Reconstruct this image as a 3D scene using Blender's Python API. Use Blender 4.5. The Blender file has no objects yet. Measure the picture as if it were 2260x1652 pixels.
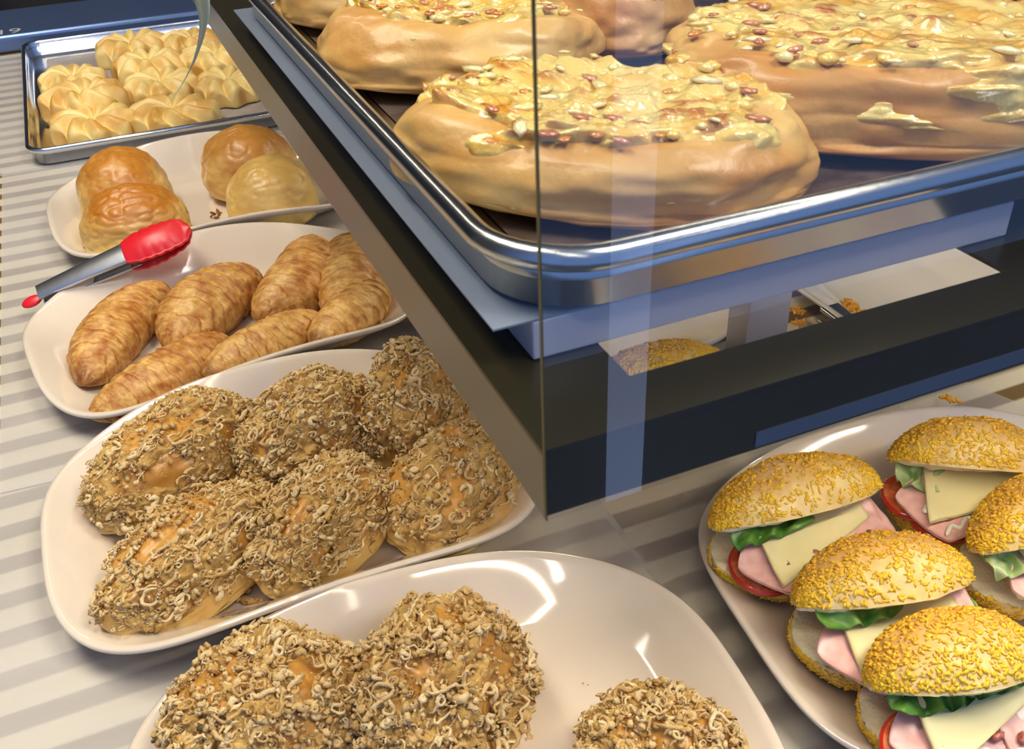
import bpy, math, random
import numpy as np
from mathutils import Matrix, Vector
C = bpy.context.scene.collection
sc = bpy.context.scene
PI = math.pi
# ------------------------------------------------------------------ camera
W, H_IMG, F = 2260, 1652, 2148.0
CX, CY = W/2, H_IMG/2
CAM_H = .56
def nrm(a): return a/np.linalg.norm(a)
def cray(px, py): return np.array([px-CX, -(py-CY), -F], float)
_Y = nrm(cray(43, -560)); _X = cray(7600, -900); _X = nrm(_X-_Y*_X.dot(_Y)); _Z = nrm(np.cross(_X, _Y))
R = np.array([_X, _Y, _Z])                                # camera axes seen from the room's axes
cam_d = bpy.data.cameras.new('camera'); cam = bpy.data.objects.new('camera', cam_d); C.objects.link(cam)
M = Matrix([[*R[i], 0] for i in range(3)]+[[0, 0, 0, 1]])
cam.matrix_world = Matrix.Translation((0, 0, CAM_H)) @ M
cam_d.sensor_width = 36; cam_d.lens = 36*F/W; cam_d.clip_start = .01
cam_d.dof.use_dof = True; cam_d.dof.focus_distance = .86; cam_d.dof.aperture_fstop = 24
sc.camera = cam
sc.view_settings.view_transform = 'Standard'; sc.view_settings.look = 'None'
sc.view_settings.exposure = -0.08; sc.view_settings.gamma = 1.0; sc.view_settings.use_curve_mapping = False
# ------------------------------------------------------------------ world: blue street daylight behind the viewer, dim shop ahead
wd = bpy.data.worlds.new('world'); sc.world = wd; wd.use_nodes = True
nt = wd.node_tree; nt.nodes.clear()
wo = nt.nodes.new('ShaderNodeOutputWorld'); bg = nt.nodes.new('ShaderNodeBackground')
tc = nt.nodes.new('ShaderNodeTexCoord'); sp = nt.nodes.new('ShaderNodeSeparateXYZ')
mr = nt.nodes.new('ShaderNodeMapRange'); rp = nt.nodes.new('ShaderNodeValToRGB')
nt.links.new(tc.outputs['Generated'], sp.inputs[0]); nt.links.new(sp.outputs['Y'], mr.inputs['Value'])
mr.inputs['From Min'].default_value = -1; mr.inputs['From Max'].default_value = 1
nt.links.new(mr.outputs[0], rp.inputs[0])
rp.color_ramp.elements[0].position = .15; rp.color_ramp.elements[0].color = (.26, .44, .95, 1)
rp.color_ramp.elements[1].position = .62; rp.color_ramp.elements[1].color = (.085, .085, .085, 1)
nt.links.new(rp.outputs[0], bg.inputs[0]); bg.inputs[1].default_value = .75
nt.links.new(bg.outputs[0], wo.inputs[0])
# ------------------------------------------------------------------ large lights: warm overhead fill, added and never in view
def area(name, loc, size, power, col, rot=(0, 0, 0)):
    l = bpy.data.lights.new(name, 'AREA'); l.shape = 'RECTANGLE'; l.size, l.size_y = size; l.energy = power; l.color = col
    o = bpy.data.objects.new(name, l); C.objects.link(o); o.location = loc; o.rotation_euler = rot; return o
area('ceiling_panel_light', (-.5, 1.1, 2.1), (.6, 1.4), 42, (1, .91, .77))
area('ceiling_panel_light', (.80, -.25, 1.9), (.7, .7), 34, (1, .93, .82))  # extra fill set forward to reach the sandwiches under the shelf
LED = 48.0
# ------------------------------------------------------------------ helpers
SL = .03                                                  # the display board rises gently away from the glass
KT = 1/math.hypot(1, SL); TILT = math.atan(SL)
MT = Matrix.Translation((0, .5, 0)) @ Matrix.Rotation(TILT, 4, 'X')
def at(px, py, h=0.0):
    """point (x, v) on the display board, h above it, seen at that pixel"""
    d = R@nrm(cray(px, py)); z0 = h/KT
    t = (z0-.5*SL-CAM_H)/(d[2]-SL*d[1]); p = d*t
    return float(p[0]), float((p[1]-.5)/KT+h*SL)
def lvl(px, py, z):
    d = R@nrm(cray(px, py)); t = (z-CAM_H)/d[2]; p = d*t
    return float(p[0]), float(p[1])
def tag(o, label=None, cat=None, group=None, kind=None):
    if label: o['label'] = label
    if cat: o['category'] = cat
    if group: o['group'] = group
    if kind: o['kind'] = kind
    return o
def empty(name, label, cat, group=None):
    o = bpy.data.objects.new(name, None); C.objects.link(o); o.empty_display_size = .02
    return tag(o, label, cat, group)
def mesh(name, v, f, mat, parent=None, smooth=True, col=None, mw=None):
    me = bpy.data.meshes.new(name)
    v = np.asarray(v, np.float32)
    if isinstance(f, np.ndarray):
        k = f.shape[1]; n = len(f)
        me.vertices.add(len(v)); me.vertices.foreach_set('co', v.ravel())
        me.loops.add(n*k); me.loops.foreach_set('vertex_index', f.ravel().astype(np.int32))
        me.polygons.add(n); me.polygons.foreach_set('loop_start', (np.arange(n)*k).astype(np.int32))
        me.update(calc_edges=True)
    else:
        me.from_pydata(v.tolist(), [], f); me.update()
    if smooth: me.polygons.foreach_set('use_smooth', [True]*len(me.polygons))
    if col is not None:
        a = me.color_attributes.new('tint', 'FLOAT_COLOR', 'POINT')
        cc = np.ones((len(v), 4), np.float32); cc[:, :3] = col; a.data.foreach_set('color', cc.ravel())
    me.materials.append(mat)
    o = bpy.data.objects.new(name, me); C.objects.link(o)
    if parent: o.parent = parent
    if mw is not None: o.matrix_world = mw
    return o
def grid_faces(nu, nv, wu=False, wv=False):
    i = np.arange(nu if wu else nu-1); j = np.arange(nv if wv else nv-1)
    I, J = np.meshgrid(i, j, indexing='ij'); I2, J2 = (I+1) % nu, (J+1) % nv
    return np.stack([I*nv+J, I2*nv+J, I2*nv+J2, I*nv+J2], -1).reshape(-1, 4)
def boxes(lst):
    V, Fc = [], []
    for x0, x1, y0, y1, z0, z1 in lst:
        b = len(V)
        V += [(x0, y0, z0), (x1, y0, z0), (x1, y1, z0), (x0, y1, z0), (x0, y0, z1), (x1, y0, z1), (x1, y1, z1), (x0, y1, z1)]
        Fc += [tuple(b+i for i in q) for q in ((0, 3, 2, 1), (4, 5, 6, 7), (0, 1, 5, 4), (1, 2, 6, 5), (2, 3, 7, 6), (3, 0, 4, 7))]
    return V, Fc
def box(name, b, mat, parent=None, mw=None, bev=0.0):
    o = mesh(name, *boxes([b] if not isinstance(b, list) else b), mat, parent, False, mw=mw)
    if bev:
        m = o.modifiers.new('b', 'BEVEL'); m.width = bev; m.segments = 3
    return o
def hsh(a, seed):
    a = a.astype(np.int64)
    h = (a[..., 0]*374761393+a[..., 1]*668265263+a[..., 2]*2147483647+seed*974711) & 0x7fffffff
    h = ((h ^ (h >> 13))*1274126177) & 0x7fffffff
    return ((h ^ (h >> 16)) & 0xffff)/65535.0
def noise(p, seed=0):
    p = np.asarray(p, float); i = np.floor(p); f = p-i; f = f*f*(3-2*f); i = i.astype(np.int64); r = 0
    for dx in (0, 1):
        for dy in (0, 1):
            for dz in (0, 1):
                w = (f[..., 0] if dx else 1-f[..., 0])*(f[..., 1] if dy else 1-f[..., 1])*(f[..., 2] if dz else 1-f[..., 2])
                r = r+w*hsh(i+np.array([dx, dy, dz]), seed)
    return r*2-1
def fbm(p, seed=0, o=3):
    r, a = 0, 1.0
    for k in range(o): r = r+a*noise(np.asarray(p)*2**k, seed+k*17); a *= .5
    return r
def mixc(a, b, t):
    t = np.clip(t, 0, 1)[..., None]; return np.array(a)*(1-t)+np.array(b)*t
def tubes(P, rad, S=5):
    """P (N,K,3) curves, rad (N,K) -> verts, faces of capped-by-taper tubes"""
    N, K, _ = P.shape
    T = np.gradient(P, axis=1); T /= np.linalg.norm(T, axis=-1, keepdims=True)+1e-9
    ref = np.where(abs(T[..., 2:3]) > .9, np.array([1., 0, 0]), np.array([0, 0, 1.]))
    U = np.cross(T, ref); U /= np.linalg.norm(U, axis=-1, keepdims=True)+1e-9; Vv = np.cross(T, U)
    a = np.arange(S)*2*PI/S
    V = P[:, :, None]+rad[:, :, None, None]*(U[:, :, None]*np.cos(a)[:, None]+Vv[:, :, None]*np.sin(a)[:, None])
    base = grid_faces(K, S, False, True)
    Fc = (base[None]+(np.arange(N)*K*S)[:, None, None]).reshape(-1, 4)
    return V.reshape(-1, 3), Fc
def tube1(name, pts, r, mat, parent=None, S=10, closed=False, mw=None, taper=False):
    P = np.array(pts, float)[None]; K = P.shape[1]
    rr = np.full((1, K), r)
    if taper: rr[0] *= np.sqrt(np.clip(1-np.linspace(-1, 1, K)**8, .0, 1))*.98+.02
    V, Fc = tubes(P, rr, S)
    if closed: Fc = np.concatenate([Fc, np.stack([(K-1)*S+np.arange(S), np.arange(S), (np.arange(S)+1) % S, (K-1)*S+(np.arange(S)+1) % S], -1)])
    return mesh(name, V, Fc, mat, parent, mw=mw)
# ------------------------------------------------------------------ materials
def pmat(name, col=(.8, .8, .8), rough=.5, metal=0., coat=0., tint=False, spec=.5, sss=0., sssr=(.01, .005, .003), noise_s=0, noise_c=None, noise_t=.5, bump=0., bump_s=200., trans=0., alpha=1., det=4, noise_w=.12):
    m = bpy.data.materials.new(name); m.use_nodes = True; n = m.node_tree; b = n.nodes['Principled BSDF']; L = n.links.new
    b.inputs['Base Color'].default_value = (*col, 1); b.inputs['Roughness'].default_value = rough
    b.inputs['Metallic'].default_value = metal; b.inputs['Coat Weight'].default_value = coat; b.inputs['Coat Roughness'].default_value = .08
    b.inputs['Specular IOR Level'].default_value = spec; b.inputs['Transmission Weight'].default_value = trans; b.inputs['Alpha'].default_value = alpha
    if sss:
        b.inputs['Subsurface Weight'].default_value = sss; b.inputs['Subsurface Radius'].default_value = sssr; b.inputs['Subsurface Scale'].default_value = 1
    src = None
    t = n.nodes.new('ShaderNodeTexCoord')
    if tint:
        a = n.nodes.new('ShaderNodeVertexColor'); a.layer_name = 'tint'; src = a.outputs[0]; L(src, b.inputs['Base Color'])
    if noise_s:
        q = n.nodes.new('ShaderNodeTexNoise'); q.inputs['Scale'].default_value = noise_s; q.inputs['Detail'].default_value = det; L(t.outputs['Object'], q.inputs['Vector'])
        r = n.nodes.new('ShaderNodeValToRGB'); r.color_ramp.elements[0].position = noise_t-noise_w; r.color_ramp.elements[1].position = noise_t+noise_w
        L(q.outputs['Fac'], r.inputs[0])
        mx = n.nodes.new('ShaderNodeMix'); mx.data_type = 'RGBA'; L(r.outputs[0], mx.inputs[0])
        if src is not None:
            L(src, mx.inputs[6]); mx.blend_type = 'MULTIPLY'; mx.inputs[7].default_value = (*noise_c, 1)
        else:
            mx.inputs[6].default_value = (*col, 1); mx.inputs[7].default_value = (*noise_c, 1)
        L(mx.outputs[2], b.inputs['Base Color'])
    if bump:
        q = n.nodes.new('ShaderNodeTexNoise'); q.inputs['Scale'].default_value = bump_s; q.inputs['Detail'].default_value = 5; L(t.outputs['Object'], q.inputs['Vector'])
        bp = n.nodes.new('ShaderNodeBump'); bp.inputs['Strength'].default_value = bump; bp.inputs['Distance'].default_value = .002
        L(q.outputs['Fac'], bp.inputs['Height']); L(bp.outputs[0], b.inputs['Normal'])
    return m
m_plate = pmat('cream_melamine', (.78, .67, .52), .10, coat=1., spec=.5)
m_steel = pmat('brushed_steel', (.62, .63, .64), .24, 1., bump=.05, bump_s=60)
m_alu = pmat('aluminium_sheet', (.78, .78, .78), .16, 1., bump=.04, bump_s=30)
m_aluold = pmat('used_aluminium_sheet', (.50, .52, .54), .22, 1., bump=.06, bump_s=40)
m_apron = pmat('satin_olive_steel', (.19, .18, .14), .38, .5)
m_trim = pmat('blue_grey_trim', (.10, .13, .19), .3, .3)
m_panfloor = pmat('stained_pan_floor', (.20, .15, .12), .35, .6, noise_s=40, noise_c=(.10, .06, .04))
m_dark = pmat('dark_olive_steel', (.024, .020, .008), .30, .2, bump=.02, bump_s=12)
m_bread = pmat('baked_dough', tint=True, rough=.42, spec=.4, sss=.08, bump=.25, bump_s=260, noise_s=70, noise_c=(.92, .84, .68))
m_shiny = pmat('glazed_dough', tint=True, rough=.38, spec=.45, sss=.08, coat=.10, bump=.28, bump_s=160, noise_s=45, noise_c=(.95, .88, .76))
m_flaky = pmat('flaky_pastry', tint=True, rough=.45, spec=.4, bump=.55, bump_s=190, noise_s=110, noise_c=(.80, .66, .50), noise_w=.1)
m_floss = pmat('meat_floss', tint=True, rough=.85, spec=.2, bump=.7, bump_s=900)
m_crumb = pmat('white_crumb', (.92, .78, .48), .8, sss=.2, bump=.8, bump_s=350)
m_grain = pmat('golden_crumbs', tint=True, rough=.6, spec=.3)
m_lett = pmat('lettuce_leaf', tint=True, rough=.35, spec=.5, bump=.4, bump_s=120)
m_ham = pmat('sliced_ham', (.78, .40, .34), .3, spec=.5, sss=.2, noise_s=160, noise_c=(.84, .50, .42))
m_cheese = pmat('sliced_cheese', (.84, .72, .36), .4, sss=.2, spec=.4)
m_tom = pmat('tomato_flesh', (.62, .07, .03), .18, coat=.5, noise_s=120, noise_c=(.75, .22, .08))
m_tomskin = pmat('tomato_skin', (.60, .035, .015), .15, coat=.6)
m_mayo = pmat('mayonnaise', (.88, .82, .68), .2, coat=.4, sss=.2)
m_bacon = pmat('dark_meat_bits', (.22, .04, .03), .3, coat=.3, noise_s=300, noise_c=(.45, .14, .10))
m_sauce = pmat('red_sauce', (.35, .05, .01), .15, coat=.7)
m_red = pmat('red_silicone', (.72, .012, .02), .33, spec=.5)
m_melt = pmat('melted_cheese', tint=True, rough=.18, spec=.6, coat=.6, sss=.2, bump=.5, bump_s=220)
m_white = pmat('white_plastic', (.46, .45, .52), .5)
m_paper2 = pmat('grey_liner_board', (.19, .23, .29), .4)
m_ribbon = pmat('pale_green_blade', (.42, .58, .50), .4, trans=.0)
m_wood = pmat('tan_wood', (.30, .21, .09), .5, noise_s=8, noise_c=(.24, .16, .07))
m_backrail = pmat('blue_grey_steel', (.16, .24, .42), .3, .7)  # blue reflection on the rail is put into this colour
m_backwall = pmat('dark_shop_interior', (.035, .026, .016), .7, noise_s=7, noise_c=(.012, .011, .012))
m_digit = pmat('pale_print', (.55, .55, .5), .5)
def slat_mat():
    m = bpy.data.materials.new('brown_and_cream_slats'); m.use_nodes = True; n = m.node_tree; b = n.nodes['Principled BSDF']; L = n.links.new
    t = n.nodes.new('ShaderNodeTexCoord'); s = n.nodes.new('ShaderNodeSeparateXYZ'); L(t.outputs['Object'], s.inputs[0])
    nz = n.nodes.new('ShaderNodeTexNoise'); nz.inputs['Scale'].default_value = 2.2; nz.inputs['Detail'].default_value = 1; L(t.outputs['Object'], nz.inputs['Vector'])
    ad = n.nodes.new('ShaderNodeMath'); ad.operation = 'MULTIPLY_ADD'; ad.inputs[1].default_value = .014; L(nz.outputs['Fac'], ad.inputs[0]); L(s.outputs['Y'], ad.inputs[2])
    mo = n.nodes.new('ShaderNodeMath'); mo.operation = 'PINGPONG'; mo.inputs[1].default_value = .0205; L(ad.outputs[0], mo.inputs[0])
    r = n.nodes.new('ShaderNodeValToRGB'); mp = n.nodes.new('ShaderNodeMath'); mp.operation = 'DIVIDE'; mp.inputs[1].default_value = .0205; L(mo.outputs[0], mp.inputs[0]); L(mp.outputs[0], r.inputs[0])
    e = r.color_ramp.elements; e[0].position = .38; e[0].color = (.17, .105, .03, 1); e[1].position = .52; e[1].color = (.62, .54, .36, 1)
    L(r.outputs[0], b.inputs['Base Color']); b.inputs['Roughness'].default_value = .35
    bp = n.nodes.new('ShaderNodeBump'); bp.inputs['Strength'].default_value = .5; bp.inputs['Distance'].default_value = .003; L(r.outputs[0], bp.inputs['Height']); L(bp.outputs[0], b.inputs['Normal'])
    return m
m_slat = slat_mat()
def wax_mat(name, a, seed):
    m = bpy.data.materials.new(name); m.use_nodes = True; n = m.node_tree; L = n.links.new
    b = n.nodes['Principled BSDF']; out = n.nodes['Material Output']
    b.inputs['Base Color'].default_value = (.76, .72, .66, 1); b.inputs['Roughness'].default_value = .42
    t = n.nodes.new('ShaderNodeTexCoord')
    mp = n.nodes.new('ShaderNodeMapping'); mp.inputs['Scale'].default_value = (2.2, 16, 1); mp.inputs['Location'].default_value = (seed, seed*2.3, 0); L(t.outputs['Object'], mp.inputs[0])
    q = n.nodes.new('ShaderNodeTexNoise'); q.inputs['Scale'].default_value = 1; q.inputs['Detail'].default_value = 2; L(mp.outputs[0], q.inputs['Vector'])
    q2 = n.nodes.new('ShaderNodeTexNoise'); q2.inputs['Scale'].default_value = 3.2; q2.inputs['Detail'].default_value = 1; L(t.outputs['Object'], q2.inputs['Vector'])
    r = n.nodes.new('ShaderNodeMapRange'); r.inputs['From Min'].default_value = .35; r.inputs['From Max'].default_value = .7; r.inputs['To Min'].default_value = a; r.inputs['To Max'].default_value = min(1, a+.20); L(q2.outputs['Fac'], r.inputs[0])
    tr = n.nodes.new('ShaderNodeBsdfTransparent'); mx = n.nodes.new('ShaderNodeMixShader')
    L(r.outputs[0], mx.inputs[0]); L(tr.outputs[0], mx.inputs[1]); L(b.outputs[0], mx.inputs[2]); L(mx.outputs[0], out.inputs[0])
    bp = n.nodes.new('ShaderNodeBump'); bp.inputs['Strength'].default_value = .8; bp.inputs['Distance'].default_value = .006; L(q.outputs['Fac'], bp.inputs['Height']); L(bp.outputs[0], b.inputs['Normal'])
    return m
def glass_mat():
    m = bpy.data.materials.new('clear_glass'); m.use_nodes = True; n = m.node_tree; L = n.links.new; n.nodes.clear()
    out = n.nodes.new('ShaderNodeOutputMaterial'); tr = n.nodes.new('ShaderNodeBsdfTransparent'); gl = n.nodes.new('ShaderNodeBsdfGlossy'); fr = n.nodes.new('ShaderNodeFresnel'); mx = n.nodes.new('ShaderNodeMixShader')
    tr.inputs[0].default_value = (.975, .985, .975, 1); gl.inputs['Roughness'].default_value = .01; fr.inputs[0].default_value = 1.5
    ge = n.nodes.new('ShaderNodeNewGeometry'); k = n.nodes.new('ShaderNodeMath'); k.operation = 'SUBTRACT'; k.inputs[0].default_value = 1; L(ge.outputs['Backfacing'], k.inputs[1])
    k2 = n.nodes.new('ShaderNodeMath'); k2.operation = 'MULTIPLY'; k3 = n.nodes.new('ShaderNodeMath'); k3.operation = 'MULTIPLY'; k3.use_clamp = True; k3.inputs[1].default_value = 1.8; L(fr.outputs[0], k3.inputs[0]); L(k3.outputs[0], k2.inputs[0]); L(k.outputs[0], k2.inputs[1])
    L(k2.outputs[0], mx.inputs[0]); L(tr.outputs[0], mx.inputs[1]); L(gl.outputs[0], mx.inputs[2]); L(mx.outputs[0], out.inputs[0]); return m
m_glass = glass_mat()
m_edge = pmat('green_glass_edge', (.035, .04, .004), .3)
def emi(name, col, s, dots=None):
    m = bpy.data.materials.new(name); m.use_nodes = True; n = m.node_tree; L = n.links.new; n.nodes.clear()
    out = n.nodes.new('ShaderNodeOutputMaterial'); e = n.nodes.new('ShaderNodeEmission'); e.inputs[0].default_value = (*col, 1); e.inputs[1].default_value = s
    L(e.outputs[0], out.inputs[0]); return m
m_led = emi('warm_led', (1, .86, .66), LED)
# ------------------------------------------------------------------ setting
slab = box('floor', (-3, 4, -1.5, 5.5, -.95, -.9), pmat('grey_floor_tile', (.08, .08, .09), .4)); slab['kind'] = 'structure'
wb = box('wall_back', (-3, 4, 3.4, 3.5, -.9, 2.4), m_backwall); wb['kind'] = 'structure'
o = box('display_counter', (-.9, 1.6, -.32, 2.05, -.9, 0), m_slat, mw=MT); tag(o, 'long slatted counter top striped brown and cream under the paper', 'counter')
def paper(name, pts, n0, label, seed, a=.62, group=None):
    """sheet over a quad given by four board points (x, v), gently rippled"""
    nu, nv = 60, 60
    u = np.linspace(0, 1, nu)[:, None]; v = np.linspace(0, 1, nv)[None]
    A, B, D, E_ = [np.array(p) for p in pts]
    P = (1-u)[..., None]*(1-v)[..., None]*A+u[..., None]*(1-v)[..., None]*B+u[..., None]*v[..., None]*D+(1-u)[..., None]*v[..., None]*E_
    Z = n0+.0004*noise(np.stack([P[..., 0]*6, P[..., 1]*25, P[..., 0]*0+seed], -1), seed)
    V = np.concatenate([P, Z[..., None]], -1).reshape(-1, 3)
    o = mesh(name, V, grid_faces(nu, nv), wax_mat('wax_paper_%d' % seed, a, seed), mw=MT)
    return tag(o, label, 'paper', group)
paper('wax_paper', [(-.179, .292), (.56, .25), (.56, 1.06), (-.180, 1.066)], .0020, 'translucent wax paper sheet under the croissant platter with slats showing at its left edge', 3, .40)
paper('wax_paper', [(-.32, -.31), (.30, -.31), (.30, .300), (-.33, .300)], .0009, 'translucent wax paper sheet under the front platter, its creases running towards the sandwiches', 7, .40)
paper('wax_paper', [(-.34, 1.055), (.60, 1.055), (.60, 1.70), (-.34, 1.695)], .0009, 'finely striped wax paper sheet under the tray of swirled puffs', 12, .36)
paper('wax_paper', [(.302, -.31), (.86, -.31), (.698, .085), (.290, .20)], .0014, 'white paper sheet under the sandwich platter ending beside bare slats', 19, .24)
# back sill and counter frame
rail = empty('back_rail', 'blue grey metal rail behind the tray of swirled puffs', 'rail')
rail.matrix_world = MT
box('rail_body', (-.6, 1.0, 1.712, 1.93, .0, .035), m_backrail, rail, bev=.008)
fc = bpy.data.curves.new('number', 'FONT'); fc.body = '19'; fc.size = .05; fo = bpy.data.objects.new('tmp', fc); C.objects.link(fo)
dg = bpy.context.evaluated_depsgraph_get(); me = bpy.data.meshes.new_from_object(fo.evaluated_get(dg)); bpy.data.objects.remove(fo)
no = bpy.data.objects.new('printed_number', me); C.objects.link(no); me.materials.append(m_digit); no.parent = rail; no.matrix_basis = Matrix.Translation((-.186, 1.722, .0358)); no['label'] = 'pale number 19 printed on the rail'
# ------------------------------------------------------------------ platters
TH = np.linspace(0, 2*PI, 160, endpoint=False)
PA, PB, PN, PHC, PHS, PHE, PAS = .1985, .1545, 3.2, .02, .0330, .0144, .978
def platter_ring(k, z0, up):
    c_, s_ = np.cos(TH), np.sin(TH)
    x = np.sign(c_)*abs(c_)**(2/PN); v = np.sign(s_)*abs(s_)**(2/PN); u, w = abs(x), abs(v)
    h = PHC+PHS*(1-u**2)*w**2+PHE*(1-w**2)*u**2
    off = k
    return np.stack([x*(PA+off), np.where(v < 0, v*PAS, v)*(PB+off), z0+up*h], 1)
def platter(x, v, rot, label, group='cream platters on the counter'):
    root = empty('platter', label, 'platter', group)
    rings = [(-.19, .0065, 0), (-.12, .0063, 0), (-.062, .0062, 0), (-.050, .0068, .02), (-.041, .008, .13), (-.030, .006, .38), (-.018, .003, .70), (-.006, .0, .95), (-.003, .0005, .99), (0, .0, 1.0), (.0012, -.001, 1), (.0008, -.0035, .99), (-.004, -.005, .92), (-.020, -.003, .60), (-.034, .0, .28), (-.044, 0, .09), (-.052, 0, 0), (-.056, 0, 0), (-.06, .0022, 0), (-.19, .0022, 0)]
    V = []
    for k, z0, up in rings:
        r = platter_ring(max(k, -.15), z0, up)
        if k <= -.19: r[:, :2] *= .02
        V.append(r)
    nr = len(rings); V = np.concatenate(V)
    b = mesh('platter_body', V, grid_faces(nr, 160, False, True)[:, ::-1], m_plate, root)
    root.matrix_world = MT @ Matrix.Translation((x, v, .0028)) @ Matrix.Rotation(rot, 4, 'Z')
    return root
def flat_thing(root):          # a thing whose only child is its body becomes the body itself
    b = [c for c in bpy.data.objects if c.parent == root][0]
    for k in root.keys():
        b[k] = root[k]
    nm = root.name; mw = root.matrix_world.copy(); b.parent = None; bpy.data.objects.remove(root); b.name = nm.split('.')[0]; b.matrix_world = mw
    return b
flat_thing(platter(.0616, .1634, .0153, 'cream platter filled with seven floss buns in the middle left'))
flat_thing(platter(.0548, .473, .150, 'cream platter holding the croissants'))
flat_thing(platter(.0901, -.1459, -.0844, 'cream platter with an empty right half in the front, three floss buns on it'))
flat_thing(platter(.5106, -.1448, -.0953, 'cream platter carrying the open ham sandwiches at lower right'))
flat_thing(platter(.0845, .7942, .05, 'cream platter with four plain round buns below the puffs'))
flat_thing(platter(.420, .385, PI/2, 'cream platter glimpsed under the shelf with one crumb coated sandwich'))
flat_thing(platter(.828, .200, .03, 'cream platter glimpsed under the shelf with tongs and orange crumbs, nearly empty'))
# ------------------------------------------------------------------ dough shapes
def sph(nu, nv):
    th = np.linspace(0.0005, PI-.0005, nu); ph = np.arange(nv)*2*PI/nv
    T_, P_ = np.meshgrid(th, ph, indexing='ij')
    return np.stack([np.sin(T_)*np.cos(P_), np.sin(T_)*np.sin(P_), np.cos(T_)], -1).reshape(-1, 3)
def make_surf(a, b, c, seed, amp=.06, freq=2., ex=2.3, flat=.4, bend=0., taper=0., wr=0., wf=9., warp=None):
    def f(D, lift=0.):
        D = np.asarray(D); s = (abs(D)**ex).sum(-1)**(-1/ex)
        P = D*s[..., None]
        g = 1+amp*fbm(D*freq+seed, seed, 3)
        if wr: g = g-wr*(1-abs(noise(D*np.array([wf*.5, wf, wf])+seed*3, seed+5)))**3*(D[..., 2] > -.3)
        P = P*g[..., None]*np.array([a, b, c])
        if warp is not None: P = warp(P, D)
        if taper: P[..., 1] *= 1+taper*P[..., 0]/a
        z = P[..., 2]; z = np.where(z < 0, z*flat, z); z = np.maximum(z, -flat*c*.8)
        P = np.stack([P[..., 0], P[..., 1]+bend*(P[..., 0]/a)**2*b, z+flat*c*.8], -1)
        return P+D*np.asarray(lift)[..., None] if np.ndim(lift) else P+D*lift
    return f
def scatter_dirs(rng, n, zmin=.15, xlim=1.0):
    D = rng.normal(size=(n*4, 3)); D /= np.linalg.norm(D, axis=1, keepdims=True); D = D[(D[:, 2] > zmin)]
    return D[:n]
def strands(surf, rng, n, K, length, rad, lift, zmin=.1, R0=.05, curl=1.0):
    D0 = scatter_dirs(rng, n, zmin); n = len(D0); P = np.zeros((n, K, 3)); D = D0.copy()
    h = rng.normal(size=(n, 3)); h -= D*(h*D).sum(-1, keepdims=True); h /= np.linalg.norm(h, axis=1, keepdims=True)
    L = length*(.4+1.1*rng.random(n)); k = rng.normal(size=n)*curl; ph = rng.random(n)*6.28; l0 = lift*rng.random(n)
    lf = rng.random(n)*.6+.3
    for i in range(K):
        P[:, i] = surf(D, 0.)+D*(l0+.3*lift*np.sin(ph+i*1.3)*lf+.0006)[:, None]
        st = (L/K/R0)[:, None]
        h2 = np.cross(D, h); ang = (k+rng.normal(size=n)*.5*curl)[:, None]
        h = h*np.cos(ang)+h2*np.sin(ang); D = D+h*st; D /= np.linalg.norm(D, axis=1, keepdims=True)
        h -= D*(h*D).sum(-1, keepdims=True); h /= np.linalg.norm(h, axis=1, keepdims=True)+1e-9
    r = rad*(.5+rng.random(n))[:, None]*np.sqrt(np.clip(1-np.linspace(-1, 1, K)**2*.93, 0, 1))[None]*(.8+.4*rng.random((n, K)))
    return P, r
def blobs(P, N_, r, rng, sx=1.0, sy=1.0, sz=1.0, spread=None, S=(4, 6)):
    """little lumps at P; N_ normals, r radii; flattened by sx, sy, sz in their own frame"""
    th = np.linspace(.12, PI-.12, S[0]); ph = np.arange(S[1])*2*PI/S[1]; T_, Q = np.meshgrid(th, ph, indexing='ij')
    B = np.stack([np.sin(T_)*np.cos(Q), np.sin(T_)*np.sin(Q), np.cos(T_)], -1).reshape(-1, 3)
    n = len(P); t = rng.normal(size=(n, 3)); U = np.cross(N_, t); U /= np.linalg.norm(U, axis=1, keepdims=True)+1e-9; W_ = np.cross(N_, U)
    jit = 1+.35*(rng.random((n, len(B)))-.5)
    loc = B[None]*jit[..., None]*np.array([sx, sy, sz])*r[:, None, None]
    V = P[:, None]+loc[..., 0:1]*U[:, None]+loc[..., 1:2]*W_[:, None]+loc[..., 2:3]*N_[:, None]
    base = grid_faces(S[0], S[1], False, True)
    cap = np.array([[0, 1, 2, 3], [0, 3, 4, 5]] if S[1] == 6 else [[0, 1, 2, 3]])
    base = np.concatenate([base, cap, cap+(S[0]-1)*S[1]])
    return V.reshape(-1, 3), (base[None]+(np.arange(n)*len(B))[:, None, None]).reshape(-1, 4), len(B)
def surf_normals(surf, D):
    e = 1e-3; t = np.cross(D, np.array([.3, .5, .81])); t /= np.linalg.norm(t, axis=1, keepdims=True); u = np.cross(D, t)
    p = surf(D); n = np.cross(surf(nr_(D+t*e*20))-p, surf(nr_(D+u*e*20))-p); n /= np.linalg.norm(n, axis=1, keepdims=True)+1e-9
    s = np.sign((n*D).sum(1)); return p, n*s[:, None]
def nr_(a): return a/np.linalg.norm(a, axis=-1, keepdims=True)
def place(o, p0, p1, h, n=.0093, turn=0.):
    """stand a thing on the board so its long axis runs between two sighted points at height h"""
    A = np.array(at(*p0, h+n)); B = np.array(at(*p1, h+n)); m = (A+B)/2; d = B-A
    o.matrix_world = MT @ Matrix.Translation((m[0], m[1], n)) @ Matrix.Rotation(math.atan2(d[1], d[0])+turn, 4, 'Z')
    return float(np.hypot(*d))
def span(p0, p1, h, n=.0093):
    A = np.array(at(*p0, h+n)); B = np.array(at(*p1, h+n)); return float(np.hypot(*(B-A)))
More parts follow.
